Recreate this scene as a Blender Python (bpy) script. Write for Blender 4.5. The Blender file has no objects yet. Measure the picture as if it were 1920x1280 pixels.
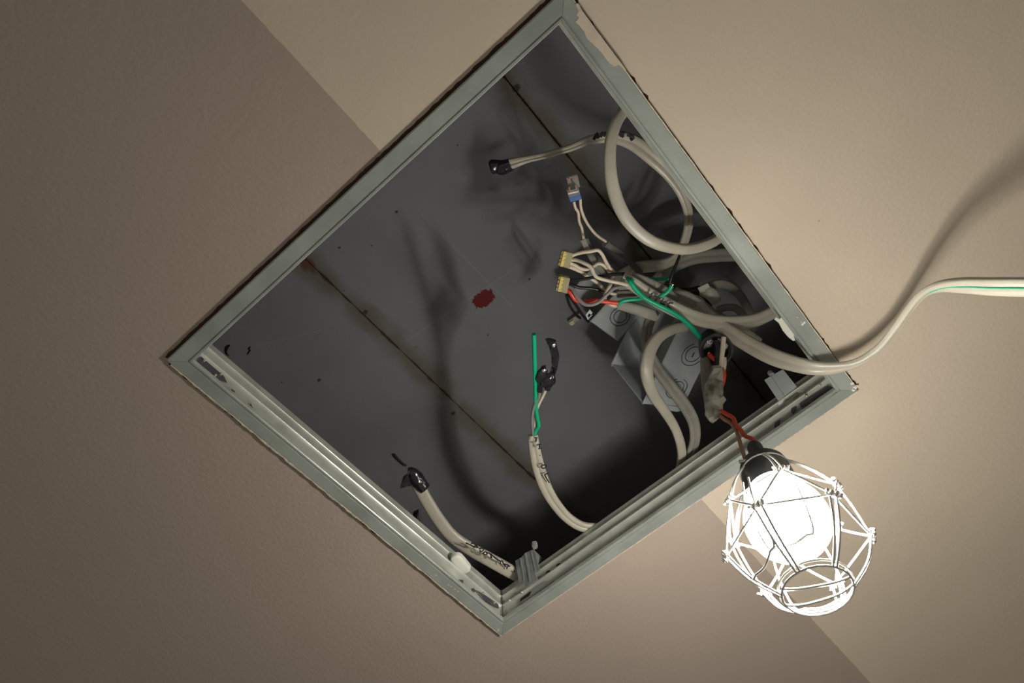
import bpy, bmesh, math, random
from mathutils import Vector, Matrix
import numpy as np
random.seed(7)
scn = bpy.context.scene
COL = scn.collection

# ------------------------------------------------------------------ camera, world, light, exposure
R = np.array([[0.759091225580358, 0.6482124069005517, -0.06000988907758101],
              [-0.6122616572311554, 0.6795791499308744, -0.4041136499350017],
              [-0.22117001227894592, 0.34350087993980977, 0.9127381722866132]])
C0 = np.array([0.13404007915357827, -0.22296724910740193, -0.5109919378049373])
FPX = 1313.54
cam_d = bpy.data.cameras.new('camera')
cam = bpy.data.objects.new('camera', cam_d)
COL.objects.link(cam)
cam_d.sensor_width = 36.0
cam_d.lens = FPX / 1920 * 36
cam_d.clip_start = 0.01
M = Matrix.Identity(4)
for i in range(3):
    M[i][0] = R[0][i]
    M[i][1] = -R[1][i]
    M[i][2] = -R[2][i]
    M[i][3] = C0[i]
cam.matrix_world = M
scn.camera = cam

world = bpy.data.worlds.new('night_room')
scn.world = world
world.use_nodes = True
wb = world.node_tree.nodes['Background']
wb.inputs[0].default_value = (1.0, 0.93, 0.80, 1)
wb.inputs[1].default_value = 0.158
BULB = 335.0            # emission of the globe
scn.view_settings.view_transform = 'Standard'
scn.view_settings.look = 'None'
scn.view_settings.exposure = 0.0
scn.view_settings.gamma = 1.0
scn.view_settings.use_curve_mapping = False


# ------------------------------------------------------------------ helpers
ZS = 0.22               # height of the soffit above the ceiling face


def ray(px, py):
    return R.T @ np.array([(px - 960) / FPX, (py - 640) / FPX, 1.0])


def P(px, py, z):                      # point at height z seen in that direction
    d = ray(px, py)
    return Vector(C0 + d * ((z - C0[2]) / d[2]))


def PY(px, py, y):                     # point on the upright plane y = const
    d = ray(px, py)
    return Vector(C0 + d * ((y - C0[1]) / d[1]))


def PX(px, py, x):
    d = ray(px, py)
    return Vector(C0 + d * ((x - C0[0]) / d[0]))


def tag(o, label=None, cat=None, group=None, kind=None):
    if label: o['label'] = label
    if cat: o['category'] = cat
    if group: o['group'] = group
    if kind: o['kind'] = kind
    return o


def thing(name, label, cat, loc, group=None):
    o = bpy.data.objects.new(name, None)
    o.empty_display_size = 0.01
    o.location = loc
    COL.objects.link(o)
    return tag(o, label, cat, group)


def world_loc(o):
    v = Vector(o.location)
    while o.parent:
        o = o.parent
        v += Vector(o.location)
    return v


def obj(name, verts, faces, mat, parent=None, smooth=True, origin=None, mats=None, fmat=None):
    """mesh from world-space vertices; origin moved to its first vertex"""
    verts = [Vector(v) for v in verts]
    if origin is None:
        origin = sum(verts, Vector()) / len(verts)
    origin = Vector(origin)
    me = bpy.data.meshes.new(name)
    me.from_pydata([v - origin for v in verts], [], faces)
    for m in (mats or [mat]):
        me.materials.append(m)
    if fmat:
        for p, k in zip(me.polygons, fmat): p.material_index = k
    bm = bmesh.new()
    bm.from_mesh(me)
    bmesh.ops.recalc_face_normals(bm, faces=bm.faces)
    bm.to_mesh(me)
    bm.free()
    if smooth:
        for p in me.polygons: p.use_smooth = True
        me.set_sharp_from_angle(angle=math.radians(38))
    o = bpy.data.objects.new(name, me)
    COL.objects.link(o)
    if parent:
        o.parent = parent
        o.location = origin - world_loc(parent)
    else:
        o.location = origin
    return o


class MB:
    def __init__(s):
        s.v, s.f = [], []

    def add(s, v, f):
        n = len(s.v)
        s.v += [Vector(a) for a in v]
        s.f += [[i + n for i in q] for q in f]
        return s

    def build(s, name, mat, parent=None, smooth=True):
        return obj(name, s.v, s.f, mat, parent, smooth)


def catmull(pts, n=6):
    out = []
    k = len(pts)
    for i in range(k - 1):
        p0 = pts[max(i - 1, 0)]; p1 = pts[i]; p2 = pts[i + 1]; p3 = pts[min(i + 2, k - 1)]
        for j in range(n):
            t = j / n
            out.append(tuple(0.5 * ((2 * b) + (-a + c) * t + (2 * a - 5 * b + 4 * c - d) * t * t +
                                    (-a + 3 * b - 3 * c + d) * t ** 3)
                             for a, b, c, d in zip(p0, p1, p2, p3)))
    out.append(tuple(pts[-1]))
    return out


def prof_round(n=12):
    return [(math.cos(2 * math.pi * i / n), math.sin(2 * math.pi * i / n)) for i in range(n)]


def prof_flat(n=28, lobes=2):
    """stadium with shallow grooves between the cores; x in -1..1, y in -1..1 (scaled by rx, ry)"""
    out = []
    for i in range(n):
        a = 2 * math.pi * i / n
        c, s_ = math.cos(a), math.sin(a)
        x = math.copysign(abs(c) ** 0.75, c)
        y = math.copysign(abs(s_) ** 0.55, s_)
        if lobes == 2:
            y *= 1 - 0.34 * math.exp(-(x / 0.16) ** 2)
        elif lobes == 3:
            y *= 1 - 0.22 * (math.exp(-((x - 0.36) / 0.12) ** 2) + math.exp(-((x + 0.36) / 0.12) ** 2))
        out.append((x, y))
    return out


def sweep(pts, rx, ry, prof, sub=6, caps=True):
    """pts: (Vector/tuple, width scale, roll degrees) or plain points; wide axis lies across the view from below"""
    rows = []
    for q in pts:
        if len(q) == 3 and not isinstance(q[0], (float, int)):
            p, w, r = q
        else:
            p, w, r = q, 1.0, 0.0
        rows.append((p[0], p[1], p[2], w, r))
    s = catmull(rows, sub)
    V, F = [], []
    n = len(prof)
    m = len(s)
    side_prev = None
    for i, row in enumerate(s):
        p = Vector(row[:3])
        a = Vector(s[max(i - 1, 0)][:3]); b = Vector(s[min(i + 1, m - 1)][:3])
        T = (b - a).normalized()
        look = (p - Vector(C0)).normalized() * 0.35 + Vector((0, 0, 1))
        side = T.cross(look)
        if side.length < 1e-4: side = Vector((1, 0, 0))
        side.normalize()
        if side_prev is not None:
            mix = side_prev * 0.75 + side * 0.25 if side.dot(side_prev) > 0 else side_prev
            mix = mix - T * mix.dot(T)
            side = mix.normalized()
        side_prev = side
        up = T.cross(side).normalized()
        rr = math.radians(row[4])
        s2 = side * math.cos(rr) + up * math.sin(rr)
        u2 = -side * math.sin(rr) + up * math.cos(rr)
        w = row[3]
        for x, y in prof:
            V.append(p + s2 * (x * rx * w) + u2 * (y * ry * min(1.15, max(w, 0.85))))
    for i in range(m - 1):
        for j in range(n):
            k = (j + 1) % n
            F.append([i * n + j, i * n + k, (i + 1) * n + k, (i + 1) * n + j])
    if caps:
        F.append(list(range(n))[::-1])
        F.append([(m - 1) * n + j for j in range(n)])
    return V, F


def px_pts(lst):
    out = []
    for q in lst:
        w = q[3] if len(q) > 3 else 1.0
        r = q[4] if len(q) > 4 else 0.0
        out.append((P(q[0], q[1], q[2]), w, r))
    return out


def cable(name, lst, mat, parent=None, rx=.0065, ry=.0032, lobes=2, sub=6, label=None):
    V, F = sweep(px_pts(lst), rx, ry, prof_flat(lobes=lobes), sub)
    o = obj(name, V, F, mat, parent)
    if label: o['label'] = label
    return o


def wire(name, lst, mat, parent=None, r=.0016, sub=5, label=None, n=10):
    V, F = sweep(px_pts(lst), r, r, prof_round(n), sub)
    o = obj(name, V, F, mat, parent)
    if label: o['label'] = label
    return o


def wire3(pts, r, n=8, sub=4):
    return sweep([(Vector(p), 1, 0) for p in pts], r, r, prof_round(n), sub)


def plate(pts, thick, direction=None):
    """closed plate: polygon of 3-D points pushed along direction"""
    pts = [Vector(p) for p in pts]
    n = Vector()
    for i in range(len(pts)):
        a, b = pts[i], pts[(i + 1) % len(pts)]
        n += Vector(((a.y - b.y) * (a.z + b.z), (a.z - b.z) * (a.x + b.x), (a.x - b.x) * (a.y + b.y)))
    n.normalize()
    if direction is not None:
        n = Vector(direction).normalized()
    k = len(pts)
    V = pts + [p + n * thick for p in pts]
    F = [list(range(k))[::-1], [k + i for i in range(k)]]
    for i in range(k):
        j = (i + 1) % k
        F.append([i, j, k + j, k + i])
    return V, F


def box_o(o, a, b, c):
    """box from corner o with edge vectors a,b,c"""
    o, a, b, c = map(Vector, (o, a, b, c))
    V = [o, o + a, o + a + b, o + b, o + c, o + a + c, o + a + b + c, o + b + c]
    F = [[0, 1, 2, 3], [4, 5, 6, 7], [0, 1, 5, 4], [1, 2, 6, 5], [2, 3, 7, 6], [3, 0, 4, 7]]
    return V, F


def lathe(profile, origin, axis, n=32, xdir=None):
    """profile: (r, t) along axis"""
    axis = Vector(axis).normalized()
    x = Vector(xdir) if xdir is not None else axis.orthogonal()
    x = (x - axis * x.dot(axis)).normalized()
    y = axis.cross(x)
    V, F = [], []
    for r, t in profile:
        for i in range(n):
            a = 2 * math.pi * i / n
            V.append(Vector(origin) + axis * t + (x * math.cos(a) + y * math.sin(a)) * r)
    for i in range(len(profile) - 1):
        for j in range(n):
            k = (j + 1) % n
            F.append([i * n + j, i * n + k, (i + 1) * n + k, (i + 1) * n + j])
    return V, F


def bevel(o, w=.0006, seg=2):
    m = o.modifiers.new('bevel', 'BEVEL')
    m.width = w
    m.segments = seg
    m.limit_method = 'ANGLE'
    m.angle_limit = math.radians(35)
    return o


# ------------------------------------------------------------------ materials
def mat(name, col, rough=0.5, metal=0.0, noise=0.0, nscale=60, bump=0.0, bscale=300, spec=0.5,
        alpha=None, trans=None, ior=1.45, emit=None, col2=None, coat=0.0, sss=0.0, aniso=0.0):
    m = bpy.data.materials.new(name)
    m.use_nodes = True
    nt = m.node_tree
    b = nt.nodes['Principled BSDF']
    b.inputs['Base Color'].default_value = (*col, 1)
    b.inputs['Roughness'].default_value = rough
    b.inputs['Metallic'].default_value = metal
    b.inputs['Specular IOR Level'].default_value = spec
    b.inputs['Coat Weight'].default_value = coat
    b.inputs['IOR'].default_value = ior
    b.inputs['Anisotropic'].default_value = aniso
    if sss:
        b.inputs['Subsurface Weight'].default_value = sss
        b.inputs['Subsurface Scale'].default_value = 0.003
    if alpha is not None: b.inputs['Alpha'].default_value = alpha
    if trans is not None: b.inputs['Transmission Weight'].default_value = trans
    if emit:
        b.inputs['Emission Color'].default_value = (*emit[0], 1)
        b.inputs['Emission Strength'].default_value = emit[1]
    tc = nt.nodes.new('ShaderNodeTexCoord')
    if noise:
        n = nt.nodes.new('ShaderNodeTexNoise')
        n.inputs['Scale'].default_value = nscale
        n.inputs['Detail'].default_value = 4
        nt.links.new(tc.outputs['Object'], n.inputs['Vector'])
        r = nt.nodes.new('ShaderNodeMix')
        r.data_type = 'RGBA'
        c2 = col2 or tuple(c * (1 - noise) for c in col)
        r.inputs[6].default_value = (*col, 1)
        r.inputs[7].default_value = (*c2, 1)
        mr = nt.nodes.new('ShaderNodeMapRange')
        mr.inputs[1].default_value = 0.38
        mr.inputs[2].default_value = 0.66
        nt.links.new(n.outputs[0], mr.inputs[0])
        nt.links.new(mr.outputs[0], r.inputs[0])
        nt.links.new(r.outputs[2], b.inputs['Base Color'])
    if bump:
        n2 = nt.nodes.new('ShaderNodeTexNoise')
        n2.inputs['Scale'].default_value = bscale
        n2.inputs['Detail'].default_value = 3
        nt.links.new(tc.outputs['Object'], n2.inputs['Vector'])
        bp = nt.nodes.new('ShaderNodeBump')
        bp.inputs['Strength'].default_value = bump
        bp.inputs['Distance'].default_value = 0.001
        nt.links.new(n2.outputs[0], bp.inputs['Height'])
        nt.links.new(bp.outputs[0], b.inputs['Normal'])
    return m


class G:
    """tiny node-graph helper for the two painted surfaces"""
    def __init__(s, m):
        s.nt = m.node_tree
        s.b = s.nt.nodes['Principled BSDF']
        s.tc = s.nt.nodes.new('ShaderNodeTexCoord')
        sp = s.nt.nodes.new('ShaderNodeSeparateXYZ')
        s.nt.links.new(s.tc.outputs['Object'], sp.inputs[0])
        s.x, s.y = sp.outputs[0], sp.outputs[1]

    def _in(s, node, i, v):
        if isinstance(v, (int, float)): node.inputs[i].default_value = v
        else: s.nt.links.new(v, node.inputs[i])

    def m(s, op, a, b=0.0, c=0.0):
        n = s.nt.nodes.new('ShaderNodeMath')
        n.operation = op
        s._in(n, 0, a); s._in(n, 1, b); s._in(n, 2, c)
        return n.outputs[0]

    def noise(s, scale, detail=3, vec=None):
        n = s.nt.nodes.new('ShaderNodeTexNoise')
        n.inputs['Scale'].default_value = scale
        n.inputs['Detail'].default_value = detail
        s.nt.links.new(vec or s.tc.outputs['Object'], n.inputs['Vector'])
        return n.outputs[0]

    def ramp(s, v, a, b, lo=0.0, hi=1.0):
        n = s.nt.nodes.new('ShaderNodeMapRange')
        n.interpolation_type = 'SMOOTHSTEP'
        s._in(n, 0, v)
        for i, q in enumerate((a, b, lo, hi)): n.inputs[i + 1].default_value = q
        return n.outputs[0]

    def mix(s, f, a, b):
        n = s.nt.nodes.new('ShaderNodeMix')
        n.data_type = 'RGBA'
        s._in(n, 0, f)
        for i, q in ((6, a), (7, b)):
            if isinstance(q, tuple): n.inputs[i].default_value = (*q, 1)
            else: s.nt.links.new(q, n.inputs[i])
        return n.outputs[2]

    def dist(s, cx, cy, sx=1.0, sy=1.0):
        dx = s.m('MULTIPLY', s.m('SUBTRACT', s.x, cx), 1 / sx)
        dy = s.m('MULTIPLY', s.m('SUBTRACT', s.y, cy), 1 / sy)
        return s.m('SQRT', s.m('ADD', s.m('MULTIPLY', dx, dx), s.m('MULTIPLY', dy, dy)))

    def seg(s, x0, y0, x1, y1):
        """distance to a segment"""
        L2 = (x1 - x0) ** 2 + (y1 - y0) ** 2
        px = s.m('SUBTRACT', s.x, x0); py = s.m('SUBTRACT', s.y, y0)
        t = s.m('DIVIDE', s.m('ADD', s.m('MULTIPLY', px, x1 - x0), s.m('MULTIPLY', py, y1 - y0)), L2)
        t = s.m('MINIMUM', s.m('MAXIMUM', t, 0.0), 1.0)
        dx = s.m('SUBTRACT', px, s.m('MULTIPLY', t, x1 - x0))
        dy = s.m('SUBTRACT', py, s.m('MULTIPLY', t, y1 - y0))
        return s.m('SQRT', s.m('ADD', s.m('MULTIPLY', dx, dx), s.m('MULTIPLY', dy, dy)))

    def bump(s, h, strength, distance=0.001):
        n = s.nt.nodes.new('ShaderNodeBump')
        n.inputs['Strength'].default_value = strength
        n.inputs['Distance'].default_value = distance
        s.nt.links.new(h, n.inputs['Height'])
        s.nt.links.new(n.outputs[0], s.b.inputs['Normal'])


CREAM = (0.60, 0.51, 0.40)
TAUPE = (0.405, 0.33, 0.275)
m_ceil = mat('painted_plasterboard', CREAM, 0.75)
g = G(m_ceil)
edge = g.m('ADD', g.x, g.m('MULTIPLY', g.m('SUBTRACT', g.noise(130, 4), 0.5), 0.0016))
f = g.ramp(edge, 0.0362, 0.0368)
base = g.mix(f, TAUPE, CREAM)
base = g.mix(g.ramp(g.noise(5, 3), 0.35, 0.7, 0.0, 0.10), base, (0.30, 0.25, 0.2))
for (cx, cy, r) in ((-.235, -.36, .0012), (-.30, -.18, .0014), (-.335, -.01, .0013), (.25, .05, .001)):
    base = g.mix(g.ramp(g.dist(cx, cy), r * .7, r * 1.2, 1, 0), base, (0.42, 0.34, 0.27))
g.nt.links.new(base, g.b.inputs['Base Color'])
h = g.m('ADD', g.noise(260, 2), g.m('MULTIPLY', g.noise(60, 3), 1.1))
h = g.m('ADD', h, g.m('MULTIPLY', f, 0.25))
g.bump(h, 0.3, 0.0009)

JX = ((P(565, 485, ZS).x + P(1000, 890, ZS).x) / 2, (P(935, 150, ZS).x + P(1150, 380, ZS).x) / 2)


def sp(x, y):
    q = P(x, y, ZS)
    return q.x, q.y


m_slab = mat('grey_soffit_sheet', (0.2, 0.2, 0.205), 0.8)
g = G(m_slab)
SL = (0.25, 0.257, 0.28)
base = g.mix(g.ramp(g.noise(9, 4), 0.35, 0.7, 0, 0.35), SL, (0.15, 0.155, 0.155))
# rust and grime along the two joints
for xs in JX:
    d = g.m('ABSOLUTE', g.m('SUBTRACT', g.x, xs))
    dn = g.m('ADD', d, g.m('MULTIPLY', g.m('SUBTRACT', g.noise(22, 4), 0.5), 0.05))
    base = g.mix(g.ramp(dn, 0.0, 0.024, 0.72, 0.0), base, (0.135, 0.108, 0.06))
    dn2 = g.m('ADD', d, g.m('MULTIPLY', g.m('SUBTRACT', g.noise(60, 5), 0.5), 0.008))
    base = g.mix(g.ramp(dn2, 0.0004, 0.0022, 0.85, 0.0), base, (0.05, 0.032, 0.018))
# reddish rust at the left end of the first joint
dn = g.m('ADD', g.dist(*sp(572, 492), .008, .018), g.m('MULTIPLY', g.m('SUBTRACT', g.noise(150, 5), 0.5), 2.2))
base = g.mix(g.ramp(dn, 0.5, 1.1, 0.8, 0.0), base, (0.12, 0.04, 0.02))
# dark blood-red splat of paint
dn = g.m('ADD', g.dist(*sp(907, 560), .0128, .0096), g.m('MULTIPLY', g.m('SUBTRACT', g.noise(240, 6), 0.5), 1.3))
base = g.mix(g.ramp(dn, 0.9, 1.06, 1, 0), base, (0.15, 0.010, 0.012))
# specks and nail marks
for (cx, cy), r in ((sp(685, 585), .0034), (sp(968, 165), .0048), (sp(636, 464), .0018), (sp(743, 397), .0019),
                    (sp(598, 713), .0026), (sp(528, 717), .0012), (sp(697, 460), .0010), (sp(850, 775), .0032), (sp(993, 523), .0016),
                    (sp(858, 272), .0010), (sp(915, 628), .0014), (sp(780, 650), .0010), (sp(645, 545), .0009)):
    dn = g.m('ADD', g.dist(cx, cy, r, r * .8), g.m('MULTIPLY', g.m('SUBTRACT', g.noise(400, 2), 0.5), 0.8))
    base = g.mix(g.ramp(dn, 0.6, 1.2, 0.9, 0), base, (0.03, 0.03, 0.028))
# faint lines scribed in the sheet
for a in ((*sp(790, 400), *sp(960, 575)), (*sp(760, 640), *sp(1000, 480)), (*sp(470, 652), *sp(600, 620))):
    base = g.mix(g.ramp(g.seg(*a), 0.0002, 0.0011, 0.22, 0.0), base, (0.42, 0.42, 0.4))
g.nt.links.new(base, g.b.inputs['Base Color'])
g.bump(g.noise(420, 3), 0.25, 0.0006)

m_metal = mat('galvanised_steel', (0.60, 0.62, 0.56), 0.38, 0.45, 0.25, 35, 0.10, 900, aniso=0.3)
m_flange = mat('dull_zinc_flange', (0.40, 0.435, 0.40), 0.36, 0.3, 0.22, 30, 0.12, 700)
m_edge = mat('cream_paint_edge', (0.66, 0.60, 0.48), 0.6, 0, 0.3, 200, 0.6, 500)
m_smear = mat('cream_paint_smear', CREAM, 0.6, 0, 0.1, 90, 0.4, 300)
m_edge_shade = mat('dark_brown_edge_shade', (0.07, 0.03, 0.018), 0.9)  # dark brown that paints the shade beside the frame edges
m_hole = mat('black_recess', (0.012, 0.012, 0.014), 0.8)
m_slot = mat('dark_steel_slot', (0.12, 0.125, 0.14), 0.3, 0.5)
m_tps = mat('grey_white_sheath', (0.47, 0.435, 0.36), 0.35, 0, 0.10, 60, 0.12, 300, sss=0.0)
m_tps2 = mat('mid_grey_sheath', (0.30, 0.285, 0.245), 0.5, 0, 0.2, 60, 0.2, 300)  # darker, lightly mottled grey than the plain sheath
m_tps3 = mat('dark_grey_sheath', (0.16, 0.155, 0.14), 0.5, 0, 0.2, 60, 0.2, 300)
m_core = mat('cream_core', (0.68, 0.59, 0.46), 0.35)
m_red = mat('red_core', (0.80, 0.065, 0.03), 0.35)
m_orange = mat('orange_red_core', (0.62, 0.075, 0.025), 0.35)
m_brown = mat('tan_core', (0.36, 0.20, 0.12), 0.4)
m_green = mat('green_core', (0.0, 0.42, 0.21), 0.35)
m_grey = mat('grey_core', (0.23, 0.22, 0.215), 0.4)
m_black = mat('black_core', (0.012, 0.012, 0.014), 0.3)
m_tape = mat('black_electrical_tape', (0.014, 0.012, 0.018), 0.22, 0, 0, 60, 0.9, 260, coat=0.4)
m_ink = mat('black_marker_ink', (0.012, 0.010, 0.014), 0.6)
m_clear = mat('clear_plastic', (0.80, 0.83, 0.80), 0.12, 0, 0, 50, 0.3, 300, trans=0.75, ior=1.3)
m_yclear = mat('yellowish_clear_plastic', (0.72, 0.68, 0.40), 0.15, 0, 0, 50, 0.3, 300, trans=0.55, ior=1.3)
m_yel = mat('yellow_plastic', (0.62, 0.48, 0.10), 0.3)
m_brass = mat('brass_contact', (0.85, 0.62, 0.22), 0.2, 1.0)
m_copper = mat('copper_contact', (0.9, 0.45, 0.3), 0.2, 1.0)
m_blue = mat('blue_plastic', (0.07, 0.16, 0.42), 0.3)
m_white = mat('white_nylon', (0.74, 0.73, 0.66), 0.4)
m_catch = mat('scratched_aluminium', (0.50, 0.54, 0.52), 0.35, 0.55, 0.35, 90, 0.5, 120)
m_frost = mat('smoky_clear_plastic', (0.42, 0.46, 0.45), 0.25, 0, 0.1, 80, 0, alpha=0.85)
m_boxm = mat('grey_zinc_box', (0.46, 0.49, 0.50), 0.5, 0.15, 0.12, 50, 0.05, 500)
m_line = mat('dark_knockout_line', (0.05, 0.055, 0.06), 0.7)
m_bakelite = mat('black_moulding', (0.035, 0.037, 0.037), 0.32, 0, 0.3, 80, 0.15, 400)
m_chrome = mat('chrome_screw', (0.85, 0.85, 0.83), 0.12, 1.0)
m_wrap = mat('dirty_clear_tape', (0.50, 0.49, 0.42), 0.22, 0, 0.75, 90, 0.9, 120, col2=(0.09, 0.08, 0.065), coat=0.3)
m_cage = mat('white_coated_cage_wire', (0.75, 0.75, 0.72), 0.3)
m_base = mat('white_lamp_base', (0.85, 0.85, 0.83), 0.4, emit=((1.0, 0.955, 0.86), 1.4))
m_globe = mat('glowing_globe', (1, 1, 1), 0.5, emit=((1.0, 0.955, 0.86), BULB))
m_tag = mat('pale_paper_label', (0.62, 0.62, 0.56), 0.5)
m_frag = mat('rusty_wire', (0.05, 0.035, 0.02), 0.8)

# ------------------------------------------------------------------ setting: ceiling, upper soffit sheets
HO = .1915       # half of the cut-out
E_ = 4.0
xs = [-E_, -HO, HO, E_]
V, F = [], []
for z in (0.0, 0.013):
    for x in xs:
        for y in xs:
            V.append((x, y, z))
idx = lambda k, i, j: k * 16 + i * 4 + j
for i in range(3):
    for j in range(3):
        if i == 1 and j == 1: continue
        for k in (0, 1):
            F.append([idx(k, i, j), idx(k, i + 1, j), idx(k, i + 1, j + 1), idx(k, i, j + 1)])
for (a, b) in (((1, 1), (2, 1)), ((2, 1), (2, 2)), ((2, 2), (1, 2)), ((1, 2), (1, 1)),
               ((0, 0), (3, 0)), ((3, 0), (3, 3)), ((3, 3), (0, 3)), ((0, 3), (0, 0))):
    pass
for a, b in (((1, 1), (2, 1)), ((2, 1), (2, 2)), ((2, 2), (1, 2)), ((1, 2), (1, 1))):
    F.append([idx(0, *a), idx(0, *b), idx(1, *b), idx(1, *a)])
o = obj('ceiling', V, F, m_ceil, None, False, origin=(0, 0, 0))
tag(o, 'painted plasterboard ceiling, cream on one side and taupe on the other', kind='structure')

soffit = bpy.data.objects.new('ceiling_void_soffit', None)
soffit.location = (0, 0, ZS)
COL.objects.link(soffit)
tag(soffit, 'grey sheet soffit above the open hatch, stained along its joints', kind='structure')
joints = [-1.6, JX[0], JX[1], 1.6]
for k in range(3):
    x0, x1 = joints[k] + .0006, joints[k + 1] - .0006
    dz = (0.0008, 0.0, 0.0006)[k]
    V, F = box_o((x0, -1.6, ZS + dz), (x1 - x0, 0, 0), (0, 3.2, 0), (0, 0, .012))
    obj('panel', V, F, m_slab, soffit, False, origin=(0, 0, ZS + dz))
# backing above the joints keeps them dark
V, F = box_o((-1.6, -1.6, ZS + .013), (3.2, 0, 0), (0, 3.2, 0), (0, 0, .01))
obj('backing_board', V, F, m_hole, soffit, False)
# cracked screw plug on the sheet near the left corner, and its two open cracks
for s_, pts in ((1, [(431, 647), (426, 651), (424, 657), (425, 663), (429, 667)]),
                (2, [(470, 650), (467, 654), (469, 657), (466, 661), (464, 665)])):
    V, F = sweep([(P(x, y, ZS - .0002), w, 0) for (x, y), w in zip(pts, (.6, 1.3, 1, .8, .5))],
                 .0012 if s_ == 1 else .0007, .0003, prof_round(8), 4)
    tag(obj('crack', V, F, m_hole, soffit), 'black crack around an old screw plug')

# ------------------------------------------------------------------ hatch frame
frame = thing('hatch_frame', 'square galvanised metal frame of the open ceiling hatch', 'hatch frame', (0, 0, 0))
OUT = .2
prof = [(.2000, 0.0), (.2000, -.0026), (.1994, -.0032), (.1893, -.0032), (.1889, -.0024), (.1883, -.0024),
        (.1879, -.0033), (.1864, -.0033), (.1858, -.0026), (.1858, .0008), (.1876, .0018), (.1893, .0040),
        (.1898, .0075), (.1896, .0110), (.1888, .0140), (.1874, .0162), (.1866, .0168), (.1866, .0182),
        (.1884, .0190), (.1888, .0215), (.1886, .0260), (.1872, .0285), (.1864, .0290), (.1864, .0302),
        (.1878, .0312), (.1878, .0385), (.1912, .0385), (.1912, 0.0)]
FL = 9   # first profile segments are the dull flange
# side directions: (outward normal, along)
sides = [((1, 0), (0, 1)), ((0, 1), (-1, 0)), ((-1, 0), (0, -1)), ((0, -1), (1, 0))]
for n_, t_ in sides:
    V, F, fm = [], [], []
    K = len(prof)
    for e in (-1, 1):
        for d, z in prof:
            V.append((n_[0] * d + t_[0] * d * e * .9994, n_[1] * d + t_[1] * d * e * .9994, z))
    for i in range(K):
        j = (i + 1) % K
        F.append([i, j, K + j, K + i])
        fm.append(0 if i < 8 or i > K - 3 else 1)
    F.append(list(range(K))); fm.append(0)
    F.append([K + i for i in range(K)]); fm.append(0)
    obj('rail', V, F, None, frame, True, mats=[m_flange, m_metal], fmat=fm)


def ragged(side, d0, dmax, z, u0, u1, step, m, name, label, prob=1.0, dmin=0.0, thick=.0012):
    """strip along one rail's outer edge with an irregular outer outline"""
    n_, t_ = sides[side]
    V, F = [], []
    u = u0
    cols = []
    d = d0
    while u <= u1:
        wv = dmin + (dmax - dmin) * random.random() ** 2.2
        if random.random() > prob: wv = dmin
        cols.append((u, wv))
        u += step * random.uniform(.5, 1.5)
    for u, wv in cols:
        for dd in (d0, d0 + wv):
            for zz in (z, z + thick):
                V.append((n_[0] * dd + t_[0] * u, n_[1] * dd + t_[1] * u, zz))
    for i in range(len(cols) - 1):
        a, b = i * 4, i * 4 + 4
        F += [[a, a + 2, b + 2, b], [a + 1, a + 3, b + 3, b + 1], [a + 2, a + 3, b + 3, b + 2], [a, a + 1, b + 1, b]]
    F += [[0, 1, 3, 2], [4 * len(cols) - 4, 4 * len(cols) - 3, 4 * len(cols) - 1, 4 * len(cols) - 2]]
    o = obj(name, V, F, m, frame, False)
    tag(o, label)
    return o


# left-bottom rail (side 2: x = -h): cracked bead and painted shade strip; right rail (side 0): strip of gap shade and exposed paper; others a thin painted edge
ragged(2, .1998, .0024, -.0029, -.2, .2, .004, m_edge, 'paint_bead', 'ragged cream paint bead along the frame edge', dmin=.0012, thick=.0029)
ragged(2, .2002, .0042, -.0002, -.2, .2, .004, m_edge_shade, 'edge_shade_line', 'dark ragged strip painting the shade along the crack between frame and ceiling', dmin=.0016, thick=.0003)
ragged(0, .1998, .0012, -.0028, -.2, .2, .005, m_edge, 'paint_bead', 'thin cream paint bead along the frame edge', dmin=.0008, thick=.0028)
ragged(0, .2004, .0030, -.0002, -.2, .2, .0035, m_edge_shade, 'edge_shade_line', 'dark reddish strip painting gap shade and exposed paper beside the frame', prob=.45, dmin=.0011, thick=.0003)
ragged(1, .1998, .0012, -.0028, -.2, .2, .006, m_edge, 'paint_bead', 'thin cream paint bead along the frame edge', dmin=.0008, thick=.0028)
ragged(3, .1998, .0006, -.0026, -.2, .2, .006, m_metal, 'rail_edge', 'bright bare metal edge', dmin=.0004, thick=.0026)
ragged(3, .2003, .0030, -.0002, -.2, .2, .004, m_edge_shade, 'edge_shade_line', 'dark brown strip painting the shadow of the frame lip', dmin=.0022, thick=.0003)  # shadow cast by the proud lip, put in as a dark strip


def fplate(name, pts, m, thick, label=None, direction=None, parent=frame, smooth=False, bev=0):
    V, F = plate(pts, thick, direction)
    o = obj(name, V, F, m, parent, smooth)
    if label: o['label'] = label
    if bev: bevel(o, bev)
    return o


# cream paint slopped over the right rail near the top corner
fplate('paint_smear', [P(x, y, -.0034) for x, y in
       ((1079, 8), (1085, 20), (1081, 28), (1086, 33), (1079, 41), (1088, 50), (1096, 60), (1100, 72), (1109, 80),
        (1122, 92), (1132, 104), (1139, 114), (1151, 125), (1160, 121), (1166, 127), (1180, 144), (1172, 128),
        (1148, 96), (1118, 56), (1092, 20), (1084, 6))], m_smear, .0003,
       'cream paint slopped over the metal near the top corner', (0, 0, 1))
# white paint crumbs at the right corner
mb = MB()
for x, y, r in ((1598, 719, .0016), (1603, 727, .002), (1600, 731, .0015), (1607, 724, .0012)):
    c = P(x, y, -.0034)
    n = 7
    ang = [2 * math.pi * i / n for i in range(n)]
    mb.add(*plate([c + Vector((math.cos(a), math.sin(a), 0)) * r * random.uniform(.7, 1.2) for a in ang], .0008, (0, 0, 1)))
mb.build('paint_crumb', m_white, frame, False)
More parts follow.
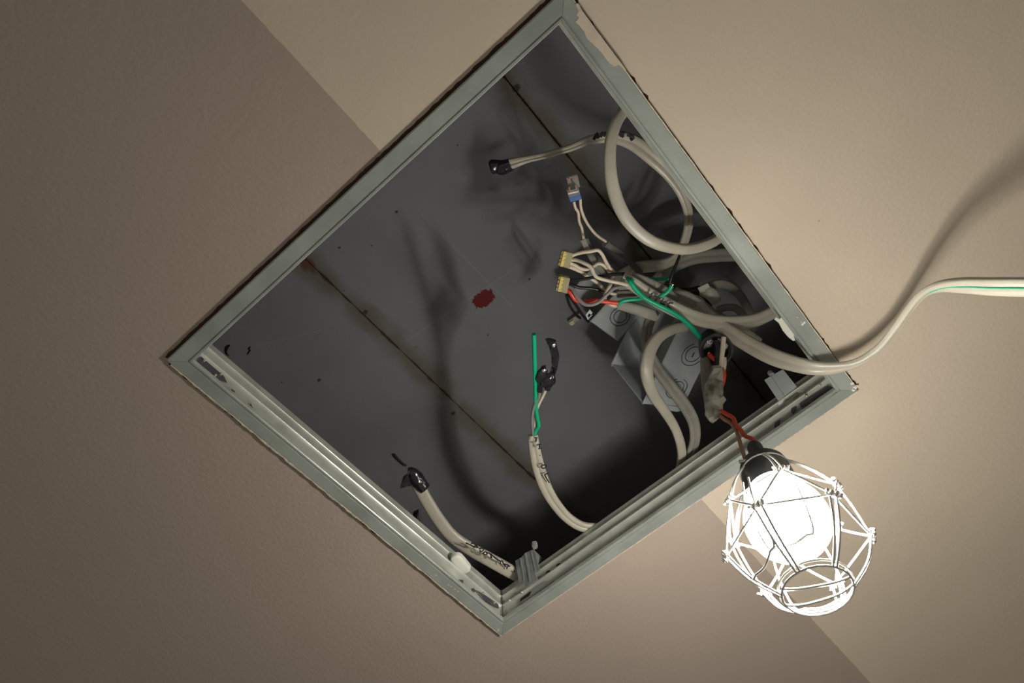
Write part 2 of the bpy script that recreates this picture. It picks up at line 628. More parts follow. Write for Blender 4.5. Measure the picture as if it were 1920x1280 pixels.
# plaster crumb at the bottom corner
c = P(934, 1181, -.0034)
fplate('paint_crumb', [c + Vector((math.cos(a) * random.uniform(.0012, .0024), math.sin(a) * random.uniform(.0012, .0024), 0))
       for a in [i * .785 for i in range(8)]], m_edge, .001, 'beige plaster crumb', (0, 0, 1))
# plaster nicks along the outer edge of the left rail near the bottom
for x, y in ((814, 1078), (838, 1096), (843, 1099), (850, 1104), (856, 1108), (1492, 594), (1500, 603)):
    c = P(x, y, -.0034)
    V, F = box_o(c, (.0012, .0004, 0), (.0003, .0016, 0), (0, 0, .0003))
    obj('paint_fleck', V, F, m_edge, frame, False)
fplate('scratch', [P(x, y, -.0034) for x, y in ((1502, 608), (1509, 602), (1511, 605), (1504, 611))], m_white, .0003, 'white scratch', (0, 0, 1))

# slots, holes and corner brackets in the two inner walls that face the camera
YW, XW = .1885, -.1885


def ell(px, py, rx, ry, ang, fn, w, n=14):
    a = math.radians(ang)
    return [fn(px + rx * math.cos(t) * math.cos(a) - ry * math.sin(t) * math.sin(a),
               py + rx * math.cos(t) * math.sin(a) + ry * math.sin(t) * math.cos(a), w)
            for t in [2 * math.pi * i / n for i in range(n)]]


for x, y in ((1448, 780), (1427, 795), (1047, 1059), (1028, 1072)):
    fplate('hole', ell(x, y, 5, 2.6, -33, PY, .1880), m_hole, .0004, 'small dark round hole', (0, 1, 0))
for pts in (((1483, 772), (1484, 765), (1494, 761), (1491, 769), (1487, 776)),
            ((1451, 800), (1453, 792), (1463, 786), (1461, 796), (1454, 804))):
    fplate('slot', [PY(x, y, .1884) for x, y in pts], m_slot, .0004, 'dark notch cut in the rail', (0, 1, 0))
fplate('corner_bracket', [PY(x, y, .1882) for x, y in ((1499, 757), (1552, 722), (1570, 729), (1568, 735), (1505, 770))],
       m_slot, .0006, 'dark corner bracket behind clear plastic', (0, 1, 0))
fplate('corner_bracket', [PY(x, y, .1880) for x, y in ((972, 1130), (990, 1115), (992, 1107), (1020, 1090), (1036, 1088), (1036, 1092), (1000, 1117), (978, 1133))],
       m_flange, .0006, 'stamped corner bracket with a slot', (0, 1, 0))
fplate('slot', [PY(x, y, .1876) for x, y in ((974, 1128), (976, 1122), (992, 1110), (996, 1108), (992, 1116))], m_hole, .0003,
       'black slot', (0, 1, 0))
for x, y in ((978, 1110), (955, 1125), (1512, 742), (1537, 722)):
    V, F = lathe([(0, -.0012), (.0008, -.0008), (.0011, 0), (.0011, .0012)], PY(x, y, .1862), (0, 1, 0), 10)
    obj('rivet', V, F, m_metal, frame)
for pts in (((858, 1092), (861, 1086), (869, 1087), (868, 1094)),
            ((885, 1103), (889, 1102), (893, 1108), (889, 1110)),
            ((467, 763), (470, 755), (475, 767)),
            ((431, 735), (435, 728), (441, 734), (438, 739)),
            ((905, 1122), (909, 1121), (914, 1128), (911, 1130))):
    fplate('slot', [PX(x, y, XW + .0004) for x, y in pts], m_slot, .0004, 'dark notch cut in the rail', (-1, 0, 0))
fplate('corner_bracket', [PX(x, y, XW + .0006) for x, y in ((369, 675), (377, 668), (420, 705), (426, 717), (412, 712), (398, 701))],
       m_slot, .0006, 'dark corner bracket', (-1, 0, 0))
fplate('corner_bracket', [PX(x, y, XW + .0008) for x, y in ((893, 1106), (905, 1112), (934, 1132), (936, 1140), (920, 1132), (905, 1121))],
       m_slot, .0006, 'blue grey corner bracket', (-1, 0, 0))
for x, y in ((384, 675), (415, 700), (404, 703), (907, 1111), (928, 1129)):
    V, F = lathe([(0, -.0012), (.0008, -.0008), (.0011, 0), (.0011, .0012)], PX(x, y, -.1866), (-1, 0, 0), 10)
    obj('rivet', V, F, m_metal, frame)
# mitre cover at the bottom corner
V, F = wire3([(-.1868, .1868, z) for z in (-.001, .01, .02, .03, .038)], .0007, 8, 2)
obj('mitre_seam', V, F, m_slot, frame)

# touch catch at the bottom corner
def on_plane(p3, x, y, lift=0.0):
    a_, b_, c_ = map(Vector, p3)
    n_ = (b_ - a_).cross(c_ - a_).normalized()
    if n_.z > 0: n_ = -n_
    d = Vector(ray(x, y))
    o_ = Vector(C0)
    return o_ + d * ((a_ + n_ * lift - o_).dot(n_) / d.dot(n_))


pl = (P(966, 1052, .050), P(1003, 1029, .050), P(986, 1100, .014))
ct = obj('catch', *plate([on_plane(pl, x, y) for x, y in ((966, 1051), (977, 1045), (985, 1036), (1001, 1029), (1008, 1056), (1012, 1068), (1003, 1074),
         (1008, 1086), (997, 1093), (986, 1100), (979, 1089), (973, 1091))], .0014), m_catch, frame, False)
tag(ct, 'scratched metal touch catch standing in the bottom corner')
for k, (a, b, w) in enumerate((((976, 1046), (983, 1087), .0016), ((986, 1037), (995, 1090), .0022), ((996, 1033), (1004, 1070), .0013))):
    V, F = sweep([(on_plane(pl, a[0], a[1]), 1, 0), (on_plane(pl, (a[0] + b[0]) / 2, (a[1] + b[1]) / 2), 1, 0), (on_plane(pl, *b), 1, 0)],
                 w * .8, .0005, prof_round(10), 4)
    obj('rib', V, F, m_catch, ct)
V, F = lathe([(0, -.001), (.0024, -.001), (.0030, 0), (.0030, .005), (0, .006)], P(1003, 1025, .049), (.1, -.1, 1), 16)
obj('roller', V, F, m_clear, ct)
obj('side_plate', *plate([P(1001, 1030, .052), P(1018, 1047, .060), P(1009, 1056, .040)], .001), m_frost, ct, False)
obj('hook', *plate([P(1006, 1054, .040), P(1009, 1055, .040), P(1008, 1064, .036), P(1005, 1063, .036)], .001), m_frost, ct, False)

# smoky plastic catch near the right corner
pl = (P(1433, 712, .046), P(1468, 692, .046), P(1462, 756, .028))
ct = obj('catch', *plate([on_plane(pl, x, y) for x, y in ((1433, 712), (1468, 692), (1499, 731), (1494, 736), (1466, 755), (1460, 752))], .0012), m_frost, frame, False)
tag(ct, 'smoky grey plastic catch near the right corner')
V, F = lathe([(0, 0), (.0022, 0), (.0026, .001), (.0026, .005), (0, .005)], P(1448, 703, .047), (0, 0, 1), 14)
obj('roller', V, F, m_frost, ct)
V, F = sweep([(on_plane(pl, 1446, 705), 1, 0), (on_plane(pl, 1475, 748), 1, 0)], .0004, .0003, prof_round(6), 3)
obj('rib', V, F, m_clear, ct)
for pts in (((1486, 731), (1498, 724), (1500, 727), (1488, 734)), ((1459, 756), (1468, 749), (1470, 752), (1461, 759))):
    obj('tab', *plate([on_plane(pl, x, y, .0008) for x, y in pts], .0006), m_white, ct, False)
obj('spring_bracket', *plate([P(1470, 753, .0255), P(1494, 736, .0255), P(1500, 740, .022), P(1498, 746, .020), P(1483, 757, .018), P(1474, 762, .020)],
    .0015), m_chrome, ct, False)
obj('stud', *plate([P(1502, 734, .024), P(1508, 730, .024), P(1512, 736, .021), P(1505, 741, .021)], .0015), m_metal, ct, False)

# white nylon button on the left-bottom rail
mb = MB()
c0 = P(857, 1048, .020); c1 = P(871, 1064, .020)
ax = (c1 - c0).normalized()
side = Vector((0, 0, 1)).cross(ax)
ring = []
for i in range(24):
    a = 2 * math.pi * i / 24
    cc = c1 if math.cos(a) > 0 else c0
    ring.append((cc, ax * math.cos(a) * .0060 + side * math.sin(a) * .0060))
V, F = [], []
for z, s_ in ((-.003, .45), (-.0026, .75), (-.0016, .95), (0, 1.0), (.003, 1.0)):
    for cc, v in ring: V.append(cc + v * s_ + Vector((0, 0, z)))
for i in range(4):
    for j in range(24):
        k = (j + 1) % 24
        F.append([i * 24 + j, i * 24 + k, (i + 1) * 24 + k, (i + 1) * 24 + j])
F.append(list(range(24))); F.append([96 + j for j in range(24)])
tag(obj('door_buffer', V, F, m_white, frame), 'oval white nylon buffer on the lower left rail')
# white bracket on the inside of the right rail
bb = fplate('side_bracket', [P(x, y, .004) for x, y in ((1455, 594), (1462, 598), (1466, 594), (1477, 600), (1496, 622), (1494, 628), (1489, 630),
        (1492, 638), (1488, 640), (1478, 632), (1468, 620), (1461, 606), (1452, 599))], m_white, .002,
        'white plastic side bracket on the right rail', (0, 0, 1), bev=.0006)

# ------------------------------------------------------------------ junction boxes up in the void
def sheet_box(name, label, O, a, b, c, knock, parent_label=None, t=.0012):
    """open metal box: mouth spans a,c at O; b is its depth"""
    O, a, b, c = map(Vector, (O, a, b, c))
    th = thing(name, label, 'junction box', O)
    an, bn, cn = a.normalized(), b.normalized(), c.normalized()
    for nm, (oo, u, v, n) in {'face_plate': (O, a, b, cn), 'end_plate': (O, b, c, an), 'end_plate.': (O + a, b, c, -an),
                              'rear_plate': (O + c, a, b, -cn), 'back_plate': (O + b, a, c, -bn)}.items():
        V, F = box_o(oo, u, v, n * t)
        q = obj(nm.strip('.'), V, F, m_boxm, th, False)
        bevel(q, .0004)
    # folded lip around the mouth
    V, F = wire3([O, O + a], .0009)
    obj('lip', V, F, m_boxm, th)
    V, F = wire3([O + c, O + a + c], .0009)
    obj('lip', V, F, m_boxm, th)
    nrm = an.cross(bn).normalized()
    if nrm.dot(cn) > 0: nrm = -nrm
    for (u, v, r, dash) in knock:
        ctr = O + a * u + b * v + nrm * .0003
        for rr, off, arc0, arc1 in ((r, 0, .3, 5.9), (r * .68, .06, -1.1, 5.6)):
            pts = []
            for i in range(29):
                t_ = arc0 + (arc1 - arc0) * i / 28
                pts.append(ctr + (an * math.cos(t_) + bn * math.sin(t_)) * rr * (1 + random.uniform(-.015, .015)) + an * (rr * off))
            V, F = sweep([(p, 1, 0) for p in pts], .00035, .00025, prof_round(6), 1)
            tag(obj('knockout_ring', V, F, m_line, th), 'dark scored knockout ring')
        if dash:
            V, F = sweep([(ctr - an * r * .22, 1, 0), (ctr + an * r * .22, 1, 0)], .0005, .0003, prof_round(6), 1)
            obj('knockout_slit', V, F, m_line, th)
    return th


O = P(1205, 757, .070)
a = P(1283, 596, .090) - O
b = P(1272, 765, .077) - O
b = b.normalized() * .044
c = P(1147, 683, .120) - O
jb = sheet_box('junction_box', 'open grey metal box with two ringed knockouts, beside the looped cables', O, a, b, c,
               [(.62, .62, .0115, True), (.22, .62, .0105, False)])
# rounded fixing tab with a hole
an, bn = a.normalized(), b.normalized()
tb = [O + b * .55 + an * .002, O + b * .55 - an * .0003, O + b * .74 - an * .0032, O + b * .90 - an * .0036, O + b * .985 - an * .0018, O + b + an * .002]
obj('fixing_tab', *plate(tb, .0012), m_boxm, jb, False)
V, F = lathe([(0, 0), (.0016, 0), (.0016, .0006), (0, .0006)], O + b * .86 - an * .0002 + Vector((0, 0, -.0007)), (0, 0, 1), 12)
tag(obj('screw_hole', V, F, m_hole, jb), 'dark screw hole')
V, F = lathe([(0, 0), (.0013, .0003), (.0016, .001)], P(1149, 686, .119), (0, 0, 1), 8)
obj('edge_burr', V, F, m_chrome, jb)

O2 = P(1107, 603, .120)
a2 = P(1172, 531, .133) - O2
b2 = P(1158, 640, .123) - O2
c2 = P(1070, 548, .165) - O2
jb2 = sheet_box('junction_box', 'smaller grey metal box with one knockout, above the red wire', O2, a2, b2, c2, [(.42, .55, .0098, False)])
# small grey end connector beside it
cn = thing('end_connector', 'small grey two-part terminal lying left of the smaller box', 'connector', P(1085, 600, .10))
V, F = plate([P(1064, 603, .10), P(1088, 585, .10), P(1096, 594, .10), P(1072, 610, .10)], .008, (0, 0, 1))
bevel(obj('terminal_body', V, F, m_tps3, cn, False), .0005)
V, F = plate([P(1066, 606, .099), P(1072, 611, .099), P(1078, 607, .099), P(1074, 600, .099)], .004, (0, 0, 1))
obj('terminal_cap', V, F, m_yclear, cn, False)
V, F = wire3([P(1062, 552, .09), P(1068, 572, .092), P(1080, 590, .096), P(1088, 596, .10)], .0013)
obj('lead', V, F, m_black, cn)
V, F = wire3([P(1066, 552, .088), P(1080, 572, .09), P(1092, 590, .092), P(1104, 604, .088)], .0013)
obj('lead', V, F, m_black, cn)
# little steel saddle
sd = obj('saddle_clip', *plate([P(1098, 590, .084), P(1106, 580, .084), P(1111, 586, .084), P(1108, 590, .084), P(1105, 587, .084), P(1101, 592, .084),
        P(1104, 596, .084), P(1108, 591, .084), P(1111, 590, .084), P(1102, 600, .084)], .001), m_boxm, None, False)
tag(sd, 'tiny steel saddle clip at the mouth of the smaller box', 'clip')
# two mounting ears of a further box seen through the wires
for pts, lab in ((((1215, 490), (1228, 484), (1246, 494), (1230, 502)), 'grey sheet-metal lug behind the cables, upper of two'),
                 (((1240, 513), (1260, 502), (1262, 512), (1252, 527)), 'grey sheet-metal lug behind the cables, lower of two')):
    o = obj('metal_lug', *plate([P(x, y, .118) for x, y in pts], .0012), m_tps2, None, False)
    tag(o, lab, 'bracket', 'metal lugs in the void')

# ------------------------------------------------------------------ cables
def ink(parent, strokes, z, r=.0006, label='handwritten black marker letters'):
    mb = MB()
    for st in strokes:
        zz = z
        pts = [(P(x, y, zz), 1, 0) for x, y in st]
        mb.add(*sweep(pts, r, r * .5, prof_round(6), 2))
    o = mb.build('marker_writing', m_ink, parent)
    o['label'] = label
    return o


# big foreground loop
o = cable('looped_cable', [(1300, 90, .075), (1235, 142, .070), (1172, 205, .060, .8), (1150, 245, .052, .8), (1143, 295, .046, .86), (1150, 355, .043, .95),
          (1176, 412, .042, .95), (1222, 452, .043, .9), (1280, 467, .046, .8), (1325, 458, .051, .8), (1356, 441, .057, .8), (1430, 400, .070, .8)],
          m_tps, None, rx=.0056, ry=.0046, lobes=0)
tag(o, 'grey-white cable curling in a wide loop against the upper right rail', 'cable')

# cable with the marker word, black end
t = thing('labelled_cable', 'thin grey-white cable with a black-taped end and marker lettering, passing behind the loop', 'cable', P(920, 313, .11))
cable('sheath', [(950, 309, .108, .72), (968, 304, .107, .62), (990, 298, .106, .46), (1030, 289, .10, .42), (1070, 277, .094, .44), (1105, 263, .088, .55, 10), (1145, 257, .083, .72, 15),
      (1185, 266, .080, .95, 10), (1222, 294, .078, .95), (1256, 328, .078, .80), (1280, 366, .080, .66), (1291, 405, .084, .60), (1287, 440, .09, .58),
      (1270, 478, .10, .6), (1240, 496, .11, .8), (1195, 502, .118, .85), (1165, 518, .122, .85), (1150, 530, .12, .8)],
      m_tps, t, rx=.0068, ry=.0036, lobes=2)
V, F = sweep([(P(918, 314, .110), .75, 0), (P(922, 313, .110), 1.15, 0), (P(932, 312, .110), 1.05, 0), (P(940, 314, .109), 1.2, 0), (P(948, 312, .108), 1.1, 0),
              (P(958, 308, .107), 1.0, 0)], .0056, .0046, prof_round(14), 4)
tag(obj('tape_end', V, F, m_tape, t), 'black insulating tape over the cut end')
ink(t, [[(1113, 262), (1118, 253), (1122, 250)], [(1118, 258), (1124, 255)],
        [(1126, 257), (1130, 249), (1133, 254), (1137, 248)],
        [(1157, 248), (1159, 252), (1163, 248), (1158, 246)], [(1165, 256), (1164, 249), (1170, 249), (1166, 253), (1169, 257)],
        [(1178, 256), (1179, 252)], [(1182, 263), (1188, 258), (1184, 256), (1180, 254)]], .0745, .0013, 'partly hidden black marker letters SM..KY')

# push connector with blue base and its two leads
t = thing('push_connector', 'clear push-in connector pair with blue base, above the yellow ones', 'connector', P(1075, 353, .06))
def local_box(cx, cy, z, w, h, dpt, angdeg, m, name, parent, bev=.0005):
    """w along image direction angdeg, h across, depth upwards"""
    c = P(cx, cy, z)
    a_ = math.radians(angdeg)
    u = (P(cx + 10 * math.cos(a_), cy + 10 * math.sin(a_), z) - c).normalized()
    v = (P(cx - 10 * math.sin(a_), cy + 10 * math.cos(a_), z) - c).normalized()
    V, F = box_o(c - u * w / 2 - v * h / 2, u * w, v * h, (0, 0, dpt))
    q = obj(name, V, F, m, parent, False)
    if bev: bevel(q, bev)
    return q
local_box(1075, 342, .066, .0095, .0105, .006, -14, m_clear, 'housing', t)
local_box(1076, 363, .060, .0098, .0072, .006, -14, m_clear, 'housing', t)
local_box(1079, 372, .0598, .0098, .0042, .0064, -14, m_blue, 'connector_base', t)['label'] = 'blue plastic base'
local_box(1075, 361, .0594, .0088, .0012, .001, -14, m_white, 'window_strip', t, 0)
for x, y in ((1068, 355), (1080, 351), (1078, 333), (1068, 338)):
    local_box(x, y, .0592 if y > 345 else .0652, .0012, .0036, .002, -14, m_copper, 'contact', t, 0)
wire('wire', [(1076, 378, .063), (1079, 390, .064), (1084, 398, .066), (1086, 415, .07), (1091, 428, .073), (1094, 446, .078), (1099, 465, .084)], m_core, t, .00125, label='thin cream lead')
wire('wire', [(1088, 373, .063), (1089, 388, .065), (1094, 405, .068), (1104, 423, .073), (1118, 440, .078), (1135, 452, .084), (1145, 460, .09)], m_core, t, .00125, label='thin cream lead')
cable('sheath', [(1092, 447, .078, .95), (1098, 460, .083, .85), (1107, 478, .088), (1120, 498, .095), (1137, 520, .10)], m_tps2, t, rx=.0029, ry=.002, lobes=0)
cable('sheath', [(1098, 445, .082, .9), (1104, 458, .088, .85), (1114, 474, .094), (1128, 492, .10), (1145, 515, .105)], m_tps3, t, rx=.0025, ry=.002, lobes=0)
cable('sheath', [(1135, 455, .084, 1.25), (1142, 460, .088, .95), (1156, 470, .093), (1170, 480, .10), (1186, 496, .108), (1200, 512, .115)], m_tps3, t, rx=.0030, ry=.002, lobes=0)

# yellow connectors
def lever_connector(name, label, cx, cy, z, ang):
    t = thing(name, label, 'connector', P(cx, cy, z))
    a_ = math.radians(ang)
    def off(du, dv): return (cx + du * math.cos(a_) - dv * math.sin(a_), cy + du * math.sin(a_) + dv * math.cos(a_))
    x, y = off(0, -4)
    local_box(x, y, z, .0138, .0060, .0065, ang, m_yclear, 'housing', t)['label'] = 'clear housing'
    x, y = off(0, 5)
    local_box(x, y, z - .0004, .0138, .0028, .0072, ang, m_yel, 'port_strip', t)['label'] = 'yellow port strip'
    for k in range(4):
        x, y = off((k - 1.5) * 7.2, 3)
        local_box(x, y, z - .0007, .0010, .0018, .001, ang, m_brass, 'contact', t, 0)
        x, y = off((k - 1.5) * 7.2, 9)
        local_box(x, y, z + .0005, .0028, .0022, .005, ang, m_yclear, 'port', t, .0003)
    return t
ANG = 105
t1 = lever_connector('lever_connector', 'yellow four-way push-in connector holding four cream wires', 1061, 487, .055, ANG)
t1['group'] = 'yellow connectors'
zz = .058
wire('wire', [(1069, 481, zz), (1080, 476, .058), (1092, 473, .056), (1108, 471, .055), (1121, 469, .055), (1129, 477, .056), (1137, 492, .058), (1146, 506, .061), (1158, 515, .065)], m_core, t1, .0016)
wire('wire', [(1069, 487, zz), (1082, 488, .056), (1095, 493, .052), (1107, 500, .050), (1113, 512, .049), (1120, 520, .048), (1140, 526, .048), (1160, 530, .048), (1176, 534, .050)], m_core, t1, .0016)
wire('wire', [(1068, 493, zz), (1078, 497, .060), (1088, 503, .061), (1100, 505, .062), (1112, 500, .062), (1121, 494, .061), (1130, 496, .061), (1138, 504, .062), (1146, 514, .066)], m_core, t1, .0016)
wire('wire', [(1067, 500, zz), (1082, 506, .062), (1095, 513, .063), (1108, 522, .064), (1122, 532, .064), (1130, 540, .063), (1134, 552, .062)], m_core, t1, .0016)
t2 = lever_connector('lever_connector', 'yellow four-way push-in connector with black, grey and red wires', 1056, 534, .055, ANG - 3)
t2['group'] = 'yellow connectors'
wire('wire', [(1064, 524, zz), (1078, 525, .057), (1100, 522, .056), (1130, 517, .055), (1150, 514, .056), (1172, 513, .060)], m_black, t2, .0015, label='black wire')
wire('wire', [(1063, 531, zz), (1074, 535, .057), (1088, 539, .057), (1105, 540, .057), (1120, 543, .057), (1131, 548, .058)], m_black, t2, .0015, label='black wire')
wire('wire', [(1062, 536, zz), (1072, 540, .055), (1078, 550, .052), (1085, 561, .050), (1096, 570, .048), (1110, 571, .047), (1124, 565, .047), (1138, 552, .048), (1152, 540, .050), (1172, 537, .055)], m_grey, t2, .0017, label='grey wire sweeping under the others')
wire('wire', [(1062, 543, zz), (1070, 549, .056), (1078, 561, .056), (1088, 565, .055), (1100, 565, .054), (1115, 563, .054), (1130, 565, .054), (1158, 568, .055)], m_red, t2, .0019, label='red wire')
# short cream cores between the sheaths
t = thing('earth_loop', 'cream core looping below the four cream wires', 'wire', P(1145, 540, .06))
wire('wire', [(1150, 518, .066), (1146, 530, .060), (1140, 542, .057), (1134, 556, .056), (1136, 566, .060)], m_core, t, .0017)

# the marked cable and its green earth
t = thing('labelled_cable', 'thick grey-white cable marked 24H, running to the right rail', 'cable', P(1300, 590, .05))
cable('sheath', [(1166, 521, .058, .85), (1185, 531, .056, .9), (1210, 548, .054, .95), (1240, 566, .052), (1275, 584, .050), (1310, 597, .049), (1345, 604, .049), (1380, 605, .050),
      (1415, 600, .051, .95), (1445, 587, .053, .9), (1475, 570, .056, .9), (1530, 530, .065)], m_tps, t, rx=.0066, ry=.0036, lobes=2)
ink(t, [[(1223, 549), (1216, 562)], [(1229, 555), (1238, 559)], [(1237, 553), (1226, 567)],
        [(1244, 563), (1238, 568), (1247, 571)], [(1248, 564), (1240, 574)],
        [(1262, 568), (1255, 568), (1252, 573), (1256, 578), (1259, 580)]], .0445, .0008, 'handwritten black marker 24H')
wire('earth_wire', [(1180, 524, .050), (1183, 530, .046), (1196, 547, .044), (1215, 562, .042), (1245, 577, .041), (1272, 592, .041), (1294, 611, .043), (1305, 624, .047), (1316, 634, .052)],
     m_green, t, .0020, label='bright green earth wire')
wire('earth_wire', [(1177, 522, .054), (1180, 524, .050), (1186, 526, .052)], m_green, t, .0018, label='bright green earth wire bent over')

t = thing('stub_cable', 'short grey cable end with a cut green wire, above the 24H cable', 'cable', P(1230, 545, .065))
cable('sheath', [(1184, 519, .066, .8), (1205, 527, .064, .95), (1232, 540, .062, 1.0), (1258, 554, .064, .75), (1268, 562, .067, .4)], m_tps2, t, rx=.0056, ry=.0032, lobes=0)
wire('earth_wire', [(1236, 556, .051), (1246, 551, .050), (1254, 544, .050), (1260, 535, .050)], m_green, t, .0021, label='cut green earth wire')
V, F = lathe([(0, 0), (.0015, 0), (.0015, .001), (0, .001)], P(1260.5, 534, .0496), P(1260, 534, .05) - P(1254, 544, .05), 10)
tag(obj('core_end', V, F, m_copper, t), 'cut copper end')
t = thing('stub_cable', 'short lobed grey cable end with a cream core, under the green wire', 'cable', P(1180, 550, .065))
cable('sheath', [(1157, 551, .066, .8), (1172, 551, .065, .95), (1192, 552, .065), (1214, 556, .066), (1235, 562, .07, .8)], m_tps2, t, rx=.0038, ry=.0030, lobes=2)
wire('core_end', [(1143, 548, .065), (1150, 551, .065), (1160, 551, .066)], m_core, t, .0017, label='cream core')
t = thing('stub_cable', 'fat grey cable end with red, cream and green cores, over the metal box', 'cable', P(1200, 580, .06))
cable('sheath', [(1158, 571, .058, .75), (1172, 574, .057, .9), (1195, 580, .056), (1218, 588, .057), (1232, 593, .060, .9)], m_tps2, t, rx=.0050, ry=.0032, lobes=0)
wire('core_end', [(1142, 568, .058), (1148, 572, .057), (1158, 573, .058)], m_core, t, .0018, label='cream core')
wire('earth_wire', [(1158, 572, .056), (1166, 565, .055), (1180, 562, .055), (1200, 560, .056), (1212, 556, .060)], m_green, t, .0017, label='green earth wire')
ink(t, [[(1232, 583), (1235, 587), (1233, 592)], [(1231, 586), (1233, 589)]], .054, .0006, 'black marker ticks')
wire('earth_wire_', [(1198, 519, .08), (1212, 521, .08), (1232, 523, .08), (1256, 523, .08)], m_green, None, .0014)
o = bpy.data.objects['earth_wire_']; o.name = 'earth_wire'
tag(o, 'thin faded green wire behind the short cable ends', 'wire')

# dim cables deeper in the void
o = cable('flat_cable', [(1470, 470, .12), (1395, 476, .115), (1345, 478, .115), (1300, 483, .115), (1265, 497, .118), (1238, 520, .122), (1220, 548, .125)], m_tps2, None, rx=.0066, ry=.003)
tag(o, 'dim flat grey cable running level below the big loop', 'cable')
o = cable('flat_cable', [(1255, 553, .075, .9), (1285, 556, .072), (1315, 575, .07), (1345, 595, .07), (1380, 612, .075), (1420, 640, .09)], m_tps2, None, rx=.0055, ry=.0032)
tag(o, 'mid-grey cable lying just above the 24H cable', 'cable')
o = cable('flat_cable', [(1310, 548, .10, .8), (1335, 535, .10, .8), (1358, 533, .10, .85), (1382, 548, .102, .85), (1398, 570, .106, .8), (1408, 590, .112, .7)], m_tps2, None, rx=.0050, ry=.003, lobes=0)
tag(o, 'dim grey cable arching over, its end fading into the dark', 'cable')
o = cable('flat_cable', [(1345, 582, .085, .75), (1362, 576, .083, .75), (1380, 578, .083, .8), (1391, 590, .083, .85), (1394, 612, .085, .85)], m_tps2, None, rx=.0044, ry=.0028, lobes=0)
tag(o, 'short grey cable bent at a right angle behind the 24H cable', 'cable')
o = cable('flat_cable', [(1310, 538, .092, .9), (1322, 545, .088, .95), (1335, 553, .086), (1343, 566, .086, .8)], m_tps, None, rx=.0060, ry=.0030, lobes=0)
tag(o, 'short scuffed white cable sleeve with a pale paper wrap', 'cable')
V, F = plate([P(1308, 540, .0855), P(1327, 531, .0855), P(1333, 542, .0855), P(1313, 549, .0855)], .0008, (0, 0, 1))
obj('paper_wrap', V, F, m_tag, o, False)['label'] = 'pale paper wrap'
o = wire('black_wire', [(1275, 478, .075), (1266, 500, .072), (1258, 522, .070), (1252, 545, .070)], m_black, None, .0014)
tag(o, 'thin black strand hanging from the loop to the green cut end', 'wire')
t = thing('black_lead', 'fat black lead lying above the mid-grey cables', 'wire', P(1290, 550, .085))
wire('wire', [(1258, 543, .09), (1275, 545, .088), (1295, 545, .088), (1312, 541, .09)], m_black, t, .0034)
wire('wire', [(1300, 548, .088), (1315, 552, .09), (1325, 562, .092), (1332, 574, .095)], m_black, t, .0018)

# the cable that leaves across the ceiling
PW = [(1262, 548, .085, .9), (1295, 566, .075), (1325, 590, .06, 1.0), (1360, 618, .045, 1.05), (1400, 643, .030, 1.1), (1445, 667, .012, 1.12), (1490, 682, -0.0024, 1.05, 5),
      (1530, 690, -0.0122, .95, 12), (1570, 689, -0.0183, .82, 25), (1610, 678, -0.0244, .66, 42), (1650, 650, -0.0305, .60, 52), (1680, 613, -0.0366, .62, 50), (1708, 575, -0.0439, .66, 42),
      (1735, 548, -0.0525, .76, 30), (1768, 537, -0.0634, .9, 15), (1810, 535, -0.0769, .96, 8), (1860, 537, -0.0927, 1.0, 4), (1930, 538, -0.1122, 1.0), (2100, 540, -0.1525, 1.0)]
t = thing('outgoing_cable', 'long grey-white flat cable leaving the hatch across the cream ceiling', 'cable', P(1560, 690, -.02))
cable('sheath', PW, m_tps, t, rx=.0064, ry=.0033)
pts = []
for q in PW[-6:]:
    pts.append((q[0], q[1] + 3, q[2] - .0032))
wire('green_stripe', [(q[0], q[1], q[2]) for q in pts], m_green, t, .0005, label='fine green stripe in the groove')

# two cables drooping in front of the box
o = cable('drooping_cable', [(1286, 611, .075, .85), (1262, 616, .068, .9), (1236, 630, .060), (1218, 658, .052, 1.05), (1212, 695, .046, 1.05), (1222, 733, .044, .95), (1246, 770, .044, .85),
          (1266, 803, .046, .78), (1277, 838, .050, .78), (1277, 868, .055, .75), (1268, 905, .062, .8), (1250, 950, .07, .8)], m_tps, None, rx=.0056, ry=.0040, lobes=0)
tag(o, 'grey-white cable drooping in a bow in front of the metal box, left of a pair', 'cable', 'cables drooping by the box')
o = cable('drooping_cable', [(1222, 592, .085, .8), (1213, 620, .078, .8), (1214, 652, .070, .85), (1232, 690, .064, .9), (1257, 724, .058, .98), (1281, 755, .054, 1.0), (1299, 788, .052, .95),
          (1303, 820, .052, .85), (1294, 853, .054, .8), (1278, 885, .058, .8), (1258, 920, .064, .8), (1240, 960, .07)], m_tps2, None, rx=.0060, ry=.0038, lobes=2)
tag(o, 'mid-grey flat cable crossing the ringed knockout, right of a drooping pair', 'cable', 'cables drooping by the box')

# lower-left cable with scrawled word
t = thing('labelled_cable', 'grey-white cable with glossy black taped head, reaching the bottom corner catch', 'cable', P(850, 980, .06))
cable('sheath', [(782, 905, .070, .85), (800, 938, .066, .88), (822, 973, .062, .9), (848, 1005, .058, .9), (882, 1029, .054, .95), (918, 1049, .050, .98), (950, 1067, .047, .98), (985, 1088, .045, .9), (1020, 1120, .045, .9), (1050, 1160, .045, .9)],
      m_tps, t, rx=.0070, ry=.0042, lobes=0)
V, F = sweep([(P(797, 916, .067), .95, 0), (P(790, 908, .068), 1.08, 0), (P(780, 895, .070), 1.15, 0), (P(771, 885, .071), .9, 0), (P(765, 884, .071), .55, 0)],
             .0062, .0058, prof_round(14), 4)
V = [v + Vector((random.uniform(-1, 1), random.uniform(-1, 1), random.uniform(-1, 1))) * .0005 for v in V]
tp = tag(obj('tape_end', V, F, m_tape, t), 'glossy black tape head')
